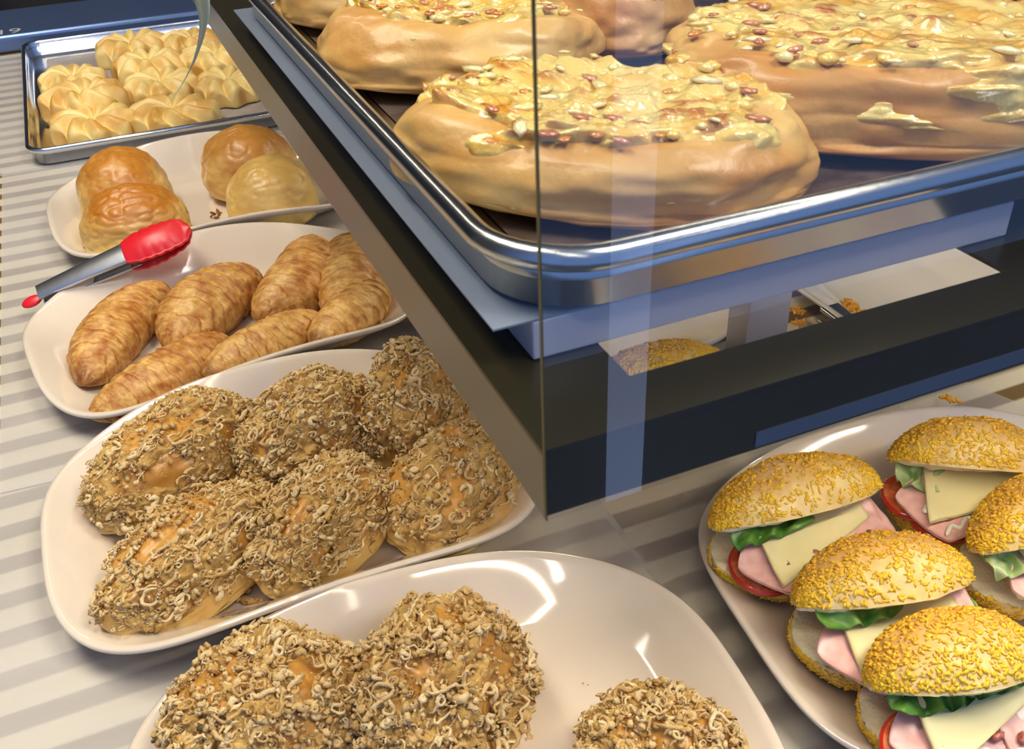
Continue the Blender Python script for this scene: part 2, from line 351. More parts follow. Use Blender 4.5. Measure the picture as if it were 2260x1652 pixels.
# ------------------------------------------------------------------ floss buns
def floss_bun(seed, p0, p1, wid, hgt, label, group, dens=1.0, zc=.05, taper=0., clump=1., cover=1.):
    rng = np.random.default_rng(seed); L = span(p0, p1, hgt*.45); a, b = L/2, wid/2
    root = empty('floss_bun', label, 'bun', group)
    sf = make_surf(a, b, hgt*.80, seed, .085, 2.3, 2.2, .35, taper=taper, wr=.05, wf=5)
    D = sph(70, 110); P = sf(D)
    t = np.clip((P[:, 2]/hgt-.12)*1.7+.25*fbm(D*3, seed), 0, 1)
    mesh('bun', P, grid_faces(70, 110, False, True)[:, ::-1], m_shiny, root, col=mixc((.86, .62, .22), (.60, .30, .055), t))
    # fuzzy layer of fine floss: a torn, lumpy skin over the top
    D = sph(200, 330); low = fbm(D*2.6+seed, seed+9, 2)
    cov = np.clip((D[:, 2]-zc+.28*low)*6, 0, 1); cov = cov*np.clip((.16*cover-fbm(D*3.1+seed*2, seed+31, 3))*7, 0, 1)
    bump = (.0018+.0042*np.clip(fbm(D*15, seed+1, 3)*.5+.3, 0, 1.2)*clump+.0015*np.abs(noise(D*60, seed+2)))*cov-.0012*(1-cov)
    P = sf(D)+D*bump[:, None]
    tone = np.clip(.5+.55*fbm(D*9, seed+3, 4), 0, 1)
    cc = mixc((.38, .20, .05), (.72, .46, .14), tone)
    mesh('fine_floss', P, grid_faces(200, 330, False, True)[:, ::-1], m_floss, root, col=cc)
    n = int(620*dens)
    Vs, Fs, Cs = [], [], []; off = 0
    for (num, K, ln, rd, lf, cu) in ((int(n*.42), 13, .024, .00120, .0065*clump, .70), (int(n*.36), 9, .014, .0018, .0055*clump, 1.05), (int(n*.75), 7, .010, .00065, .006, .8)):
        Pq, r = strands(sf, rng, num, K, ln, rd, lf, zc+.05, R0=(a+b)/2, curl=cu)
        keep = (fbm(nr_(Pq[:, 0]*np.array([1/a, 1/b, 1/hgt]))*2.6+seed, seed+9, 2) > -.75) & (fbm(nr_(Pq[:, 0]*np.array([1/a, 1/b, 1/hgt]))*3.1+seed*2, seed+31, 3) < .38*cover); Pq, r = Pq[keep], r[keep]
        if not len(Pq): continue
        V, Fc = tubes(Pq, r, 5); c0 = mixc((.62, .38, .12), (.92, .72, .38), rng.random(len(Pq))**1.2)
        Vs.append(V); Fs.append(Fc+off); off += len(V); Cs.append(np.repeat(c0, Pq.shape[1]*5, 0))
    Dd = scatter_dirs(rng, int(2600*dens), zc+.02); Dd = Dd[fbm(Dd*4.2+seed, seed+41, 2)+.5*rng.random(len(Dd)) > .05]; p, nn = surf_normals(sf, Dd)
    V, Fc, k = blobs(p+nn*(.001+.0045*clump*rng.random(len(p)))[:, None], nn, (.00045+.0024*rng.random(len(p))**5), rng, 1.2, .9, .8)
    Vs.append(V); Fs.append(Fc+off); Cs.append(np.repeat(mixc((.52, .30, .09), (.84, .62, .28), rng.random(len(p))), k, 0))
    s = mesh('meat_floss', np.concatenate(Vs), np.concatenate(Fs), m_floss, root, col=np.concatenate(Cs)); s['kind'] = 'stuff'
    place(root, p0, p1, hgt*.45)
    return root
g = 'floss buns on the full middle platter'
floss_bun(1, (205, 1130), (548, 900), .100, .070, 'floss bun at the left back of the middle platter, thickly coated', g)
floss_bun(2, (240, 1372), (592, 1095), .092, .060, 'floss bun nearest the lower left corner of the middle platter, pale base showing', g, .9, zc=.22)
floss_bun(3, (560, 1050), (790, 850), .100, .075, 'floss bun in the back row of the middle platter, white strands on its left', g, zc=.10)
floss_bun(4, (590, 1290), (825, 1025), .088, .062, 'floss bun in the centre front of the middle platter with a split pale end', g, .85, zc=.20)
floss_bun(5, (868, 985), (955, 790), .094, .085, 'tall floss bun in the back right of the middle platter under the shelf edge', g)
floss_bun(6, (893, 1185), (1095, 965), .102, .066, 'thinly dusted floss bun at the right end of the middle platter beside the glass corner', g, .55, zc=.22, clump=.6)
floss_bun(7, (812, 1000), (858, 890), .050, .050, 'slim floss bun end squeezed between two bigger buns in the back row', g, .5)
g = 'floss buns on the front platter'
floss_bun(11, (425, 1750), (750, 1440), .122, .080, 'shaggy floss bun at the left of the front platter', g, 1.5, clump=1.35)
floss_bun(12, (855, 1730), (1065, 1350), .104, .086, 'shaggy floss bun standing tallest in the middle of the front platter', g, 1.5, clump=1.4)
floss_bun(13, (1370, 1780), (1550, 1575), .100, .060, 'floss bun alone at the right of the front platter, cut by the picture edge', g, 1.1, clump=1.2)
# loose floss crumbs
def crumb(px, py, seed, label, s=.0035, col=(.42, .25, .08), n=5, mat=None, h=.0095, cat='crumb', group='loose floss crumbs'):
    rng = np.random.default_rng(seed); P = rng.normal(size=(n, 3))*s*np.array([1, 1, .25]); P[:, 2] = abs(P[:, 2])+s*.35
    V, Fc, k = blobs(P, nr_(rng.normal(size=(n, 3))), np.full(n, s)*(.4+.5*rng.random(n)), rng, 1.5, .7, .6)
    V[:, 2] = np.maximum(V[:, 2], 0); o = mesh('crumb', V, Fc, mat or m_floss, col=np.repeat(mixc(col, tuple(min(1, c*1.6) for c in col), rng.random(n)), k, 0))
    x, v = at(px, py, h); o.matrix_world = MT @ Matrix.Translation((x, v, h)); tag(o, label, cat, group)
crumb(1397, 1424, 1, 'small tan floss crumb on the empty part of the front platter', .003)
crumb(1296, 1510, 2, 'tiny yellow speck on the empty front platter', .001, n=2)
crumb(530, 1312, 3, 'clump of loose floss between two buns at the near edge of the middle platter', .006, n=22)
crumb(500, 1330, 5, 'smaller loose floss clump beside the lower left bun', .004, n=12)
crumb(1118, 1128, 4, 'scatter of floss crumbs at the right corner of the middle platter', .006, n=18)
crumb(1090, 1160, 6, 'few floss flakes just below the thinly dusted bun', .004, n=8)
crumb(478, 475, 8, 'brown crumb left of the pale bun on the bun platter', .004, (.25, .12, .04), 6)
# ------------------------------------------------------------------ croissants
def croissant(seed, p0, p1, wid, label, bend=0., nb=9, h0=.03, slant=1.2, tipdark=0., pale=0., zup=0., taper=0., power=2.4):
    L = span(p0, p1, h0); nu, nv = 170, 90; u = np.linspace(-1, 1, nu); ph = np.arange(nv)*2*PI/nv
    U, Q = np.meshgrid(u, ph, indexing='ij')
    N3 = np.stack([U*2.2, np.cos(Q), np.sin(Q)], -1)
    phs = abs(U+.06*np.sin(Q*1+seed))*nb*.5+slant*.16*np.sin(Q+seed)+.42*fbm(N3*1.3+seed, seed)
    saw = phs-np.floor(phs)
    prof = (1-abs(U)**power*.9997)**.62
    r = prof*(1+taper*U)*(1+.085*(1-saw)**.8-.04+.03*fbm(N3*3, seed+3))+.008*fbm(N3*np.array([9, 5, 5]), seed+4)
    edge = np.exp(-((saw-.02)/.08)**2)+np.exp(-((saw-1.)/.06)**2)
    Y_ = r*np.cos(Q)*wid/2; Z_ = r*np.sin(Q)*wid/2*.86
    X_ = U*L/2
    yb = bend*wid*(U**2-.35)
    Z_ = np.maximum(Z_, -.26*wid*prof)+.26*wid
    V = np.stack([X_, Y_+yb, Z_], -1).reshape(-1, 3)
    tone = np.clip(.42+.40*fbm(N3*2.1, seed+6)+.38*fbm(N3*np.array([22, 3, 3])+np.sin(Q)[..., None]*.6, seed+7, 3)+.40*edge-.3*np.clip(-np.sin(Q), 0, 1)-pale, 0, 1)
    cc = mixc((.80, .50, .15), (.42, .145, .022), tone)
    if tipdark: cc = mixc(cc, (.16, .045, .01), np.clip((abs(U*0+(-U if tipdark < 0 else U))-0)*0+np.clip(((U if tipdark > 0 else -U)-.80)*8, 0, 1)*(np.cos(Q)*0+1)*(.6+.4*fbm(N3*2, seed)), 0, 1)*.9)
    o = mesh('croissant', V, grid_faces(nu, nv, False, True), m_flaky, col=cc.reshape(-1, 3))
    tag(o, label, 'croissant', 'croissants on the platter')
    place(o, p0, p1, h0); o.location += Vector((0, 0, zup))
    return o
croissant(21, (165, 845), (348, 625), .068, 'croissant at the left end of the platter with a dark burnt lower tip', bend=-.18, tipdark=-1, h0=.02, nb=10)
croissant(22, (355, 750), (550, 583), .080, 'plump croissant second from the left in the back row', bend=-.15, h0=.03)
croissant(23, (592, 690), (715, 520), .078, 'short fat croissant in the back row between its neighbours', bend=.25, h0=.03)
croissant(24, (760, 680), (775, 500), .074, 'croissant at the right of the back row partly behind the shelf edge', bend=.05, h0=.035)
croissant(25, (196, 900), (505, 722), .062, 'long croissant along the near rim at the lower left', bend=.12, h0=.03, nb=11)
croissant(26, (445, 812), (705, 678), .052, 'pale slender croissant at the near rim with a browned left end', bend=.05, pale=.25, tipdark=-1, nb=12, zup=.012, h0=.035)
croissant(27, (690, 742), (852, 612), .056, 'pale croissant end with dark brown tip at the near right', bend=.08, pale=.30, tipdark=-1, nb=10, zup=.010, h0=.035)
# ------------------------------------------------------------------ plain round buns
def round_bun(seed, p0, p1, wid, hgt, label, brown, wr, yel=0.):
    L = span(p0, p1, hgt*.45); sf = make_surf(L/2, wid/2, hgt*.8, seed, .05, 1.6, 2.2, .4, wr=wr, wf=8)
    D = sph(110, 160); P = sf(D); t = np.clip((P[:, 2]/hgt-.25)*1.6+.5*fbm(D*2.2, seed)*.7, 0, 1)*brown
    cc = mixc((.84, .60+yel, .19), (.50, .19, .018), t)
    o = mesh('round_bun', P, grid_faces(110, 160, False, True)[:, ::-1], m_shiny, col=cc); tag(o, label, 'bun', 'plain buns on the platter'); place(o, p0, p1, hgt*.45)
round_bun(31, (165, 425), (372, 398), .125, .082, 'brown wrinkled bun behind another at the left of the bun platter', .95, .02)
round_bun(32, (175, 512), (418, 470), .115, .075, 'brown wrinkled bun at the left just above the red tongs', 1.0, .035)
round_bun(33, (445, 385), (650, 340), .125, .085, 'golden bun with browned top behind the pale one', .85, .018, -.02)
round_bun(34, (497, 445), (700, 415), .115, .080, 'pale yellow bun in the near right of the bun platter', .38, .018, .01)
# ------------------------------------------------------------------ upper and far sheet pans
def rrect(x0, x1, y0, y1, r, n=10):
    P = []
    for cx, cy, a0 in ((x1-r, y1-r, 0), (x0+r, y1-r, PI/2), (x0+r, y0+r, PI), (x1-r, y0+r, 1.5*PI)):
        for i in range(n+1):
            a = a0+i*PI/2/n; P.append((cx+r*math.cos(a), cy+r*math.sin(a)))
    return np.array(P)
def sheet_pan(x0, x1, y0, y1, dep, r, label, mat, mw, floor_mat=None, rim=.0042, slope=.010):
    root = empty('sheet_pan', label, 'baking tray'); root.matrix_world = mw
    V = []
    # inside floor edge -> wall -> rolled rim -> outside wall -> underside
    pr = [(slope+.03, .0012), (slope+.008, .0012), (slope+.002, .004), (.0095, dep-.004)]
    pr2 = pr[:4]+[(rim+.0008+rim*math.cos(a)*1.0, dep-rim+rim*math.sin(a)) for a in np.linspace(0.15*PI, 1.55*PI, 14)]
    pr2 += [(.0095+.0008, dep-.010), (slope+.001, .003), (slope+.008, 0), (slope+.03, 0)]
    for off, z in pr2:
        q = rrect(x0+off, x1-off, y0+off, y1-off, max(r-off, .004)); V.append(np.concatenate([q, np.full((len(q), 1), z)], 1))
    k = len(V[0]); nr = len(V)
    mesh('pan_wall', np.concatenate(V), grid_faces(nr, k, False, True)[:, ::-1], mat, root)
    o2 = slope+.029
    q = rrect(x0+o2, x1-o2, y0+o2, y1-o2, .004)
    mesh('pan_floor', np.concatenate([np.c_[q, np.full(k, .0012)], np.c_[q, np.full(k, .0)]]), [tuple(range(k)), tuple(range(2*k-1, k-1, -1))], floor_mat or mat, root, False)
    return root
sheet_pan(-.141, .36, 1.050, 1.665, .030, .035, 'shiny aluminium baking tray holding the swirled puffs at the far left', m_alu, MT @ Matrix.Translation((0, 0, .0025)), pmat('paper_lined_floor', (.42, .36, .30), .5, noise_s=20, noise_c=(.32, .27, .22)))
def puff(seed, px, py, rad, hgt, label, lift=0., sq=.92):
    nu, nv = 80, 180; t = np.linspace(.01, 1, nu); ph = np.arange(nv)*2*PI/nv; T_, Q = np.meshgrid(t, ph, indexing='ij')
    k = 9; sw = 1.1+.5*math.sin(seed)
    rr = rad*(1+.07*np.cos(k*Q+seed)+.05*np.sin(2*Q+seed*2)+.03*np.sin(3*Q+seed))
    th = T_*PI*.62
    r = np.sin(np.minimum(th, PI*.5))*np.where(th > PI*.5, np.sin(th)**.35, 1)
    z = np.where(th < PI*.5, np.cos(th)**.8, -((th-PI*.5)/(PI*.12))*.38)
    rid = np.abs(np.sin((k*Q+sw*6*(1-T_)+seed)/2)); mask = np.clip(T_*3, 0, 1)*np.clip((1.05-T_)*4, 0, 1)
    N3 = np.stack([np.cos(Q)*T_, np.sin(Q)*T_, T_*0], -1)
    hg = hgt*(.66*z+.50*(z > -.1)*mask*(rid**.7)*(1-.2*T_)+.05*fbm(N3*3+seed, seed))-.12*hgt*np.exp(-(T_/.10)**2)+.28*hgt
    V = np.stack([rr*r*np.cos(Q), rr*r*np.sin(Q)*sq, np.maximum(hg, 0)], -1).reshape(-1, 3)
    tone = np.clip(.15+.75*rid*mask*np.clip(fbm(N3*2.2+seed*2, seed+2)+.35, 0, 1)+.25*fbm(N3*5, seed+5)+.35*np.clip(T_-.8, 0, 1)*3, 0, 1)
    o = mesh('swirled_puff', V, grid_faces(nu, nv, False, True), m_puff, col=mixc((.92, .70, .25), (.66, .32, .05), tone).reshape(-1, 3))
    tag(o, label, 'pastry', 'swirled puffs in the far tray')
    x, v = at(px, py, .006+lift+hgt*.4); o.matrix_world = MT @ Matrix.Translation((x, v, .0040+lift)) @ Matrix.Rotation(seed*1.7, 4, 'Z')
m_puff = pmat('golden_puff_pastry', tint=True, rough=.42, spec=.4, sss=.05, bump=.3, bump_s=130)
puff(1, 163, 190, .062, .036, 'swirled puff against the left wall of the tray, highest on the left')
puff(2, 190, 228, .067, .040, 'large swirled puff second from the front on the left, leaning on the one behind', .004)
puff(3, 210, 280, .068, .032, 'wide swirled puff in the near left corner of the tray')
puff(4, 292, 112, .066, .036, 'swirled puff at the back of the middle column')
puff(5, 330, 152, .066, .036, 'swirled puff second from the back of the middle column')
puff(6, 358, 200, .066, .036, 'swirled puff third from the back of the middle column')
puff(7, 384, 258, .068, .034, 'swirled puff nearest the front rim in the middle column')
puff(8, 425, 102, .060, .034, 'pinkish swirled puff at the back of the right column')
puff(9, 478, 138, .066, .036, 'pinkish swirled puff in the middle of the right column')
puff(10, 505, 194, .062, .034, 'swirled puff at the front of the right column beside the shelf edge')
# ------------------------------------------------------------------ glass walled upper shelf
GX, GY, GZ = .1160, .2630, .2980                           # its near left corner and underside
DZ = .3315; DX1 = .70; DY1 = 1.50
HX0, HX1, HY0, HY1 = .170, .376, .2955, .60
deck = empty('shelf_deck', 'dark olive metal shelf deck with an oblong opening above the counter', 'shelf')
x0, y0 = GX, GY+.0021
box('deck_plate', [(x0, HX0, y0, DY1, DZ-.002, DZ), (HX1, DX1, y0, DY1, DZ-.002, DZ), (HX0, HX1, y0, HY0, DZ-.002, DZ), (HX0, HX1, HY1, DY1, DZ-.002, DZ)], m_dark, deck)
box('side_apron', (x0, x0+.0015, y0, DY1, GZ, DZ-.0021), m_apron, deck)
box('front_apron', (x0+.0016, DX1, y0+.0006, y0+.0020, GZ, DZ-.0021), m_dark, deck)
box('front_trim', (.215, DX1, y0, y0+.0005, GZ+.0015, GZ+.0095), m_trim, deck)
def pane(name, b, edge, label):
    root = empty(name, label, 'glass')
    box('pane', b, m_glass, root); box('pane_edge', edge, m_edge, root); return root
pane('glass_panel', (GX+.0006, DX1, GY, GY+.0020, GZ, .515), (GX, GX+.0005, GY, GY+.0020, GZ, .515), 'clear glass front panel of the upper shelf showing a lavender reflected stripe')
riser = box('white_riser', (.1385, .405, .3235, .90, DZ+.0003, .3510), m_white, bev=.001); riser.name = 'riser_block'
tag(riser, 'white plastic riser block between the shelf deck and the big tray', 'riser')
sh = mesh('liner_sheet', *boxes([(.1208, .415, .3235, .955, .3513, .3522)]), m_paper2, smooth=False); tag(sh, 'grey liner board with a sharp corner sticking out under the big tray', 'board')
sheet_pan(.1222, .720, .3080, .960, .0325, .052, 'large aluminium sheet pan full of cheese breads on the upper shelf', m_aluold, Matrix.Translation((0, 0, .3525)), m_panfloor, rim=.0058, slope=.008)
px_, pz_ = .497, 0
post = empty('shelf_post', 'square steel post holding up the shelf, seen through the opening', 'post')
box('post_body', (.462, .506, .600, .630, .02, DZ-.036), pmat('satin_steel', (.55, .55, .62), .35, .8), post, bev=.001)
# ------------------------------------------------------------------ cheese breads
def cheese_bread(seed, cx, cy, a, b, c, rot, label, warp=None, cover=.80, zc=.0, off=(0, 0), ham=26, amp=.075):
    rng = np.random.default_rng(seed); root = empty('cheese_bread', label, 'bread', 'cheese breads on the upper pan')
    ox, oy = off
    def wp(P, D):
        q = np.hypot((P[..., 0]/a-ox)/cover, (P[..., 1]/b-oy)/cover)
        dent = np.clip(1.25-q, 0, 1); dent = dent*dent*(3-2*dent)
        P = P.copy(); P[..., 2] = np.where(P[..., 2] > 0, P[..., 2]*(1-.42*dent)+c*.10*np.exp(-((q-1.15)/.22)**2), P[..., 2])
        return P if warp is None else warp(P, D)
    sf = make_surf(a, b, c, seed, amp, 1.7, 2.4, .45, wr=.014, wf=3.5, warp=wp)
    D = sph(130, 220); P = sf(D)
    t = np.clip(.35+.55*fbm(D*1.8+seed, seed+2)+.25*np.clip(D[:, 2], 0, 1)+.2*np.exp(-((D[:, 2]+.35)/.25)**2), 0, 1)
    mesh('dough', P, grid_faces(130, 220, False, True)[:, ::-1], m_shiny, root, col=mixc((.64, .43, .15), (.46, .20, .03), t))
    # melted cheese lying in the hollow
    D = sph(190, 260); Dn = D; P0 = sf(D)
    q = np.hypot((P0[:, 0]/a-ox)/cover, (P0[:, 1]/b-oy)/cover)
    m = np.clip((1.10-q+.38*fbm(D*3.5+seed, seed+4))*4, 0, 1)*(D[:, 2] > .02)
    nz = fbm(D*11, seed+6, 3)
    lift = (.0012+.0030*np.clip(nz+.4, 0, 1.4)+.0045*np.clip(fbm(D*5, seed+8), 0, 1))*m-.002*(1-m)
    V = P0+D*lift[:, None]+np.array([0, 0, 1])*(.002*m)[:, None]
    t = np.clip(.2+.9*fbm(D*6+3, seed+10), 0, 1); cc = mixc((.70, .54, .17), (.62, .33, .025), t); burn = np.clip((nz-.27)*2.6, 0, 1)*np.clip(fbm(D*3, seed+12)+.5, 0, 1); cc = mixc(cc, (.42, .13, .015), burn)
    mesh('melted_cheese', V, grid_faces(190, 260, False, True)[:, ::-1], m_melt, root, col=cc)
    def bits(name, num, r, sx, sy, sz, c1, c2, mat, zmin=.25, lf=.003, only=True):
        Dd = scatter_dirs(rng, num, zmin); p, nn = surf_normals(sf, Dd)
        if only:
            qq = np.hypot((p[:, 0]/a-ox)/cover, (p[:, 1]/b-oy)/cover); k_ = qq < 1.05; p, nn = p[k_], nn[k_]
        nn = nr_(nn+np.array([0, 0, 1.2]))
        V, Fc, k = blobs(p+nn*lf, nn, r*(.6+.8*rng.random(len(p))), rng, sx, sy, sz, S=(5, 8) if False else (4, 6))
        o = mesh(name, V, Fc, mat, root, col=np.repeat(mixc(c1, c2, rng.random(len(p))), k, 0)); o['kind'] = 'stuff'
    bits('ham_bits', ham, .0038, 1.4, .8, .35, (.56, .25, .12), (.40, .13, .04), m_melt, lf=.005)
    bits('onion_bits', 34, .0042, 1.7, .7, .35, (.80, .70, .42), (.80, .58, .18), m_melt, lf=.0055)
    bits('browned_spots', 44, .0034, 1.3, 1, .3, (.50, .17, .02), (.66, .28, .04), m_melt, zmin=.1, lf=.0035)
    bits('cheese_lumps', 60, .0042, 1.2, 1, .6, (.80, .66, .28), (.78, .50, .08), m_melt, lf=.003)
    root.matrix_world = Matrix.Translation((cx, cy, .3542)) @ Matrix.Rotation(rot, 4, 'Z')
    return root
cheese_bread(41, .231, .447, .110, .080, .038, -.78, 'cheese bread in the near left corner of the big pan, browned cheese on top', off=(.05, .05), cover=.80)
cheese_bread(42, .436, .452, .140, .100, .046, -.60, 'largest cheese bread at the right of the big pan with many burnt cheese flecks', cover=.88, off=(0, .05), ham=40)
cheese_bread(43, .232, .668, .100, .082, .040, -.5, 'cheese bread behind the corner one, its left cheek bare and golden', cover=.75, off=(.12, .1))
cheese_bread(44, .200, .868, .056, .070, .042, 0, 'cheese bread at the far left of the big pan, only its browned edge in view', cover=.6)
cheese_bread(45, .356, .672, .060, .066, .042, .3, 'pale cheese bread in the middle behind the two front loaves', cover=.7)
cheese_bread(46, .580, .690, .100, .080, .042, -.2, 'cheese bread at the right in the back, crossing the top of the picture', cover=.9, ham=40)
# ------------------------------------------------------------------ open sandwiches
def half_loaf(a, b, c, seed, pw=2.0, amp=.04, under=0.):
    """dome over a flat cut; D=(s, phi) with s along the loaf and phi over it"""
    def f(s, q, lift=0.):
        w = (1-abs(s)**pw*.99995)**.62; y = b*w*np.sign(np.cos(q))*abs(np.cos(q))**.9; z = c*w**.9*np.sin(q)**.85
        N3 = np.stack([s*2, np.cos(q), np.sin(q)], -1); g = 1+amp*fbm(N3*2, seed)
        x = a*s
        n = np.stack([s*.35+0*q, np.cos(q), np.sin(q)+.05], -1); n = nr_(n)
        return np.stack([x+0*q, y*g, z*g], -1)+n*np.asarray(lift)[..., None] if np.ndim(lift) else np.stack([x+0*q, y*g, z*g], -1)+n*lift, n
    return f
def loaf_half(name, a, b, c, seed, root, mw, up=True, dens=1.0, gold=.5):
    rng = np.random.default_rng(seed); f = half_loaf(a, b, c, seed); nu, nv = 120, 60
    s = np.sin(np.linspace(-PI/2, PI/2, nu)); q = np.linspace(0, PI, nv); S_, Q = np.meshgrid(s, q, indexing='ij'); P, n = f(S_, Q)
    t = np.clip((np.sin(Q)-.38)*1.6+.35*fbm(np.stack([S_*3, np.cos(Q), np.sin(Q)], -1)*1.5, seed), 0, 1)
    cc = mixc((.86, .66, .28), (.68, .36, .08), t*(.85 if up else .35))
    crust = mesh(name, P.reshape(-1, 3), grid_faces(nu, nv), m_bread, root, col=cc.reshape(-1, 3), mw=None)
    # ragged white cut face
    k = np.linspace(-1, 1, 34); S2, K2 = np.meshgrid(s, k, indexing='ij'); E0 = f(s, np.zeros(nu))[0]; E1 = f(s, np.full(nu, PI))[0]
    B = (E0[:, None]*(1+K2[..., None])+E1[:, None]*(1-K2[..., None]))/2
    N3 = B*60; B = B+np.array([0, 0, 1])*(-.0022*(1-K2**6)[..., None]*(1+fbm(N3, seed+1)[..., None]))+np.stack([0*K2, .0015*K2*fbm(N3*5, seed+2), 0*K2], -1)
    cut = mesh('cut_face', B.reshape(-1, 3), grid_faces(nu, 34)[:, ::-1], m_crumb, crust)
    # crumb coating
    m = int(4200*dens); s1 = np.sin((rng.random(m)*2-1)*PI/2*.98)*.985; q1 = np.clip(rng.random(m), .02, .98)*PI
    keepp = rng.random(m) < (.35+.65*np.clip(.5+1.1*fbm(np.stack([s1*4, q1*1.3, q1*0], -1), seed+3), 0, 1)); s1, q1 = s1[keepp], q1[keepp]
    p, nn = f(s1, q1, .0004); nn = nr_(nn+rng.normal(size=nn.shape)*.25)
    V, Fc, kk = blobs(p, nn, (.0008+.0012*rng.random(len(p))**1.5), rng, 1.7, .75, .55, S=(3, 4) if False else (4, 4))
    tt = np.clip(rng.random(len(p))*.6+.5*np.clip((np.sin(q1)-.45)*1.6, 0, 1), 0, 1)
    o = mesh('crumb_coating', V, Fc, m_grain, crust, col=np.repeat(mixc((.92, .62, .04), (.70, .36, .03), tt), kk, 0)); o['kind'] = 'stuff'
    crust.matrix_basis = mw
    return crust
def sheet(name, pts, mat, root, th=.0022, nu=26, nv=26, wave=.0, seed=0, ruf=0., round_=.12, col=None):
    """soft slice over a quad of four 3D corners, gently waved"""
    A, B, D, E_ = [np.array(p, float) for p in pts]; u = np.linspace(0, 1, nu); v = np.linspace(0, 1, nv); U, V_ = np.meshgrid(u, v, indexing='ij')
    # rounded corners by pulling the grid in
    uu, vv = 2*U-1, 2*V_-1; k = 1-round_*np.clip((abs(uu)*abs(vv)), 0, 1)**3; U2, V2 = (uu*k+1)/2, (vv*k+1)/2
    P = (1-U2)[..., None]*(1-V2)[..., None]*A+U2[..., None]*(1-V2)[..., None]*B+U2[..., None]*V2[..., None]*D+(1-U2)[..., None]*V2[..., None]*E_
    n = np.cross(B-A, E_-A); n /= np.linalg.norm(n)
    wv = wave*fbm(np.stack([U*2, V_*2, U*0+seed], -1), seed)
    if ruf: wv = wv+ruf*np.sin(V_*1+U*17+3*noise(np.stack([U*3, V_*3, U*0+seed], -1), seed))*np.clip(1.2-V_*1.1, 0, 1)
    top = P+n*(wv+th)[..., None]; bot = P+n*wv[..., None]
    Vt = np.concatenate([top.reshape(-1, 3), bot.reshape(-1, 3)]); g_ = grid_faces(nu, nv); N_ = nu*nv
    side = []
    for i in range(nu-1):
        side += [(i*nv, (i+1)*nv, (i+1)*nv+N_, i*nv+N_), ((i+1)*nv+nv-1, i*nv+nv-1, i*nv+nv-1+N_, (i+1)*nv+nv-1+N_)]
    for j in range(nv-1):
        side += [(j+1, j, j+N_, j+1+N_), ((nu-1)*nv+j, (nu-1)*nv+j+1, (nu-1)*nv+j+1+N_, (nu-1)*nv+j+N_)]
    Fc = np.concatenate([g_, (g_+N_)[:, ::-1], np.array(side)])
    c = None
    if col is not None:
        t = np.clip(.5+.5*fbm(np.stack([U*5, V_*5, U*0+seed], -1), seed+2)+.25*wv/max(ruf, 1e-4), 0, 1); c = mixc(col[0], col[1], t).reshape(-1, 3); c = np.concatenate([c, c])
    return mesh(name, Vt, Fc, mat, root, True, c)
GREEN = ((.02, .10, .012), (.16, .36, .05)); PALEG = ((.22, .36, .10), (.52, .62, .30)); MIXG = ((.05, .20, .02), (.28, .50, .10))
def squiggle(root, pts, r=.0022, mat=None, name='mayonnaise'):
    P = np.array(pts, float); k = np.linspace(0, len(P)-1, len(P)*6); i = np.minimum(k.astype(int), len(P)-2); f_ = (k-i)[:, None]
    q = P[i]*(1-f_)+P[i+1]*f_
    for _ in range(3): q[1:-1] = (q[:-2]+q[1:-1]*2+q[2:])/4
    return tube1(name, q, r, mat or m_mayo, root, 10, taper=True)
def tomato(root, x, y, z, r, tx=0., ty=0., th=.005):
    ph = np.arange(40)*2*PI/40; rings = []
    for rr, zz in ((.02, th), (.35, th*1.03), (.6, th*.97), (.8, th*1.03), (.93, th), (.99, th*.8), (1, th*.5), (.985, th*.1), (.9, 0), (.02, 0)):
        rings.append(np.stack([np.cos(ph)*r*rr, np.sin(ph)*r*rr, np.full(40, zz)], 1))
    mwx = Matrix.Translation((x, y, z)) @ Matrix.Rotation(ty, 4, 'Y') @ Matrix.Rotation(tx, 4, 'X')
    o = mesh('tomato_slice', np.concatenate(rings), grid_faces(10, 40, False, True), m_tom, root); o.matrix_basis = mwx
    s = mesh('tomato_skin', np.concatenate(rings[4:9])*np.array([1.01, 1.01, 1]), grid_faces(5, 40, False, True), m_tomskin, o)
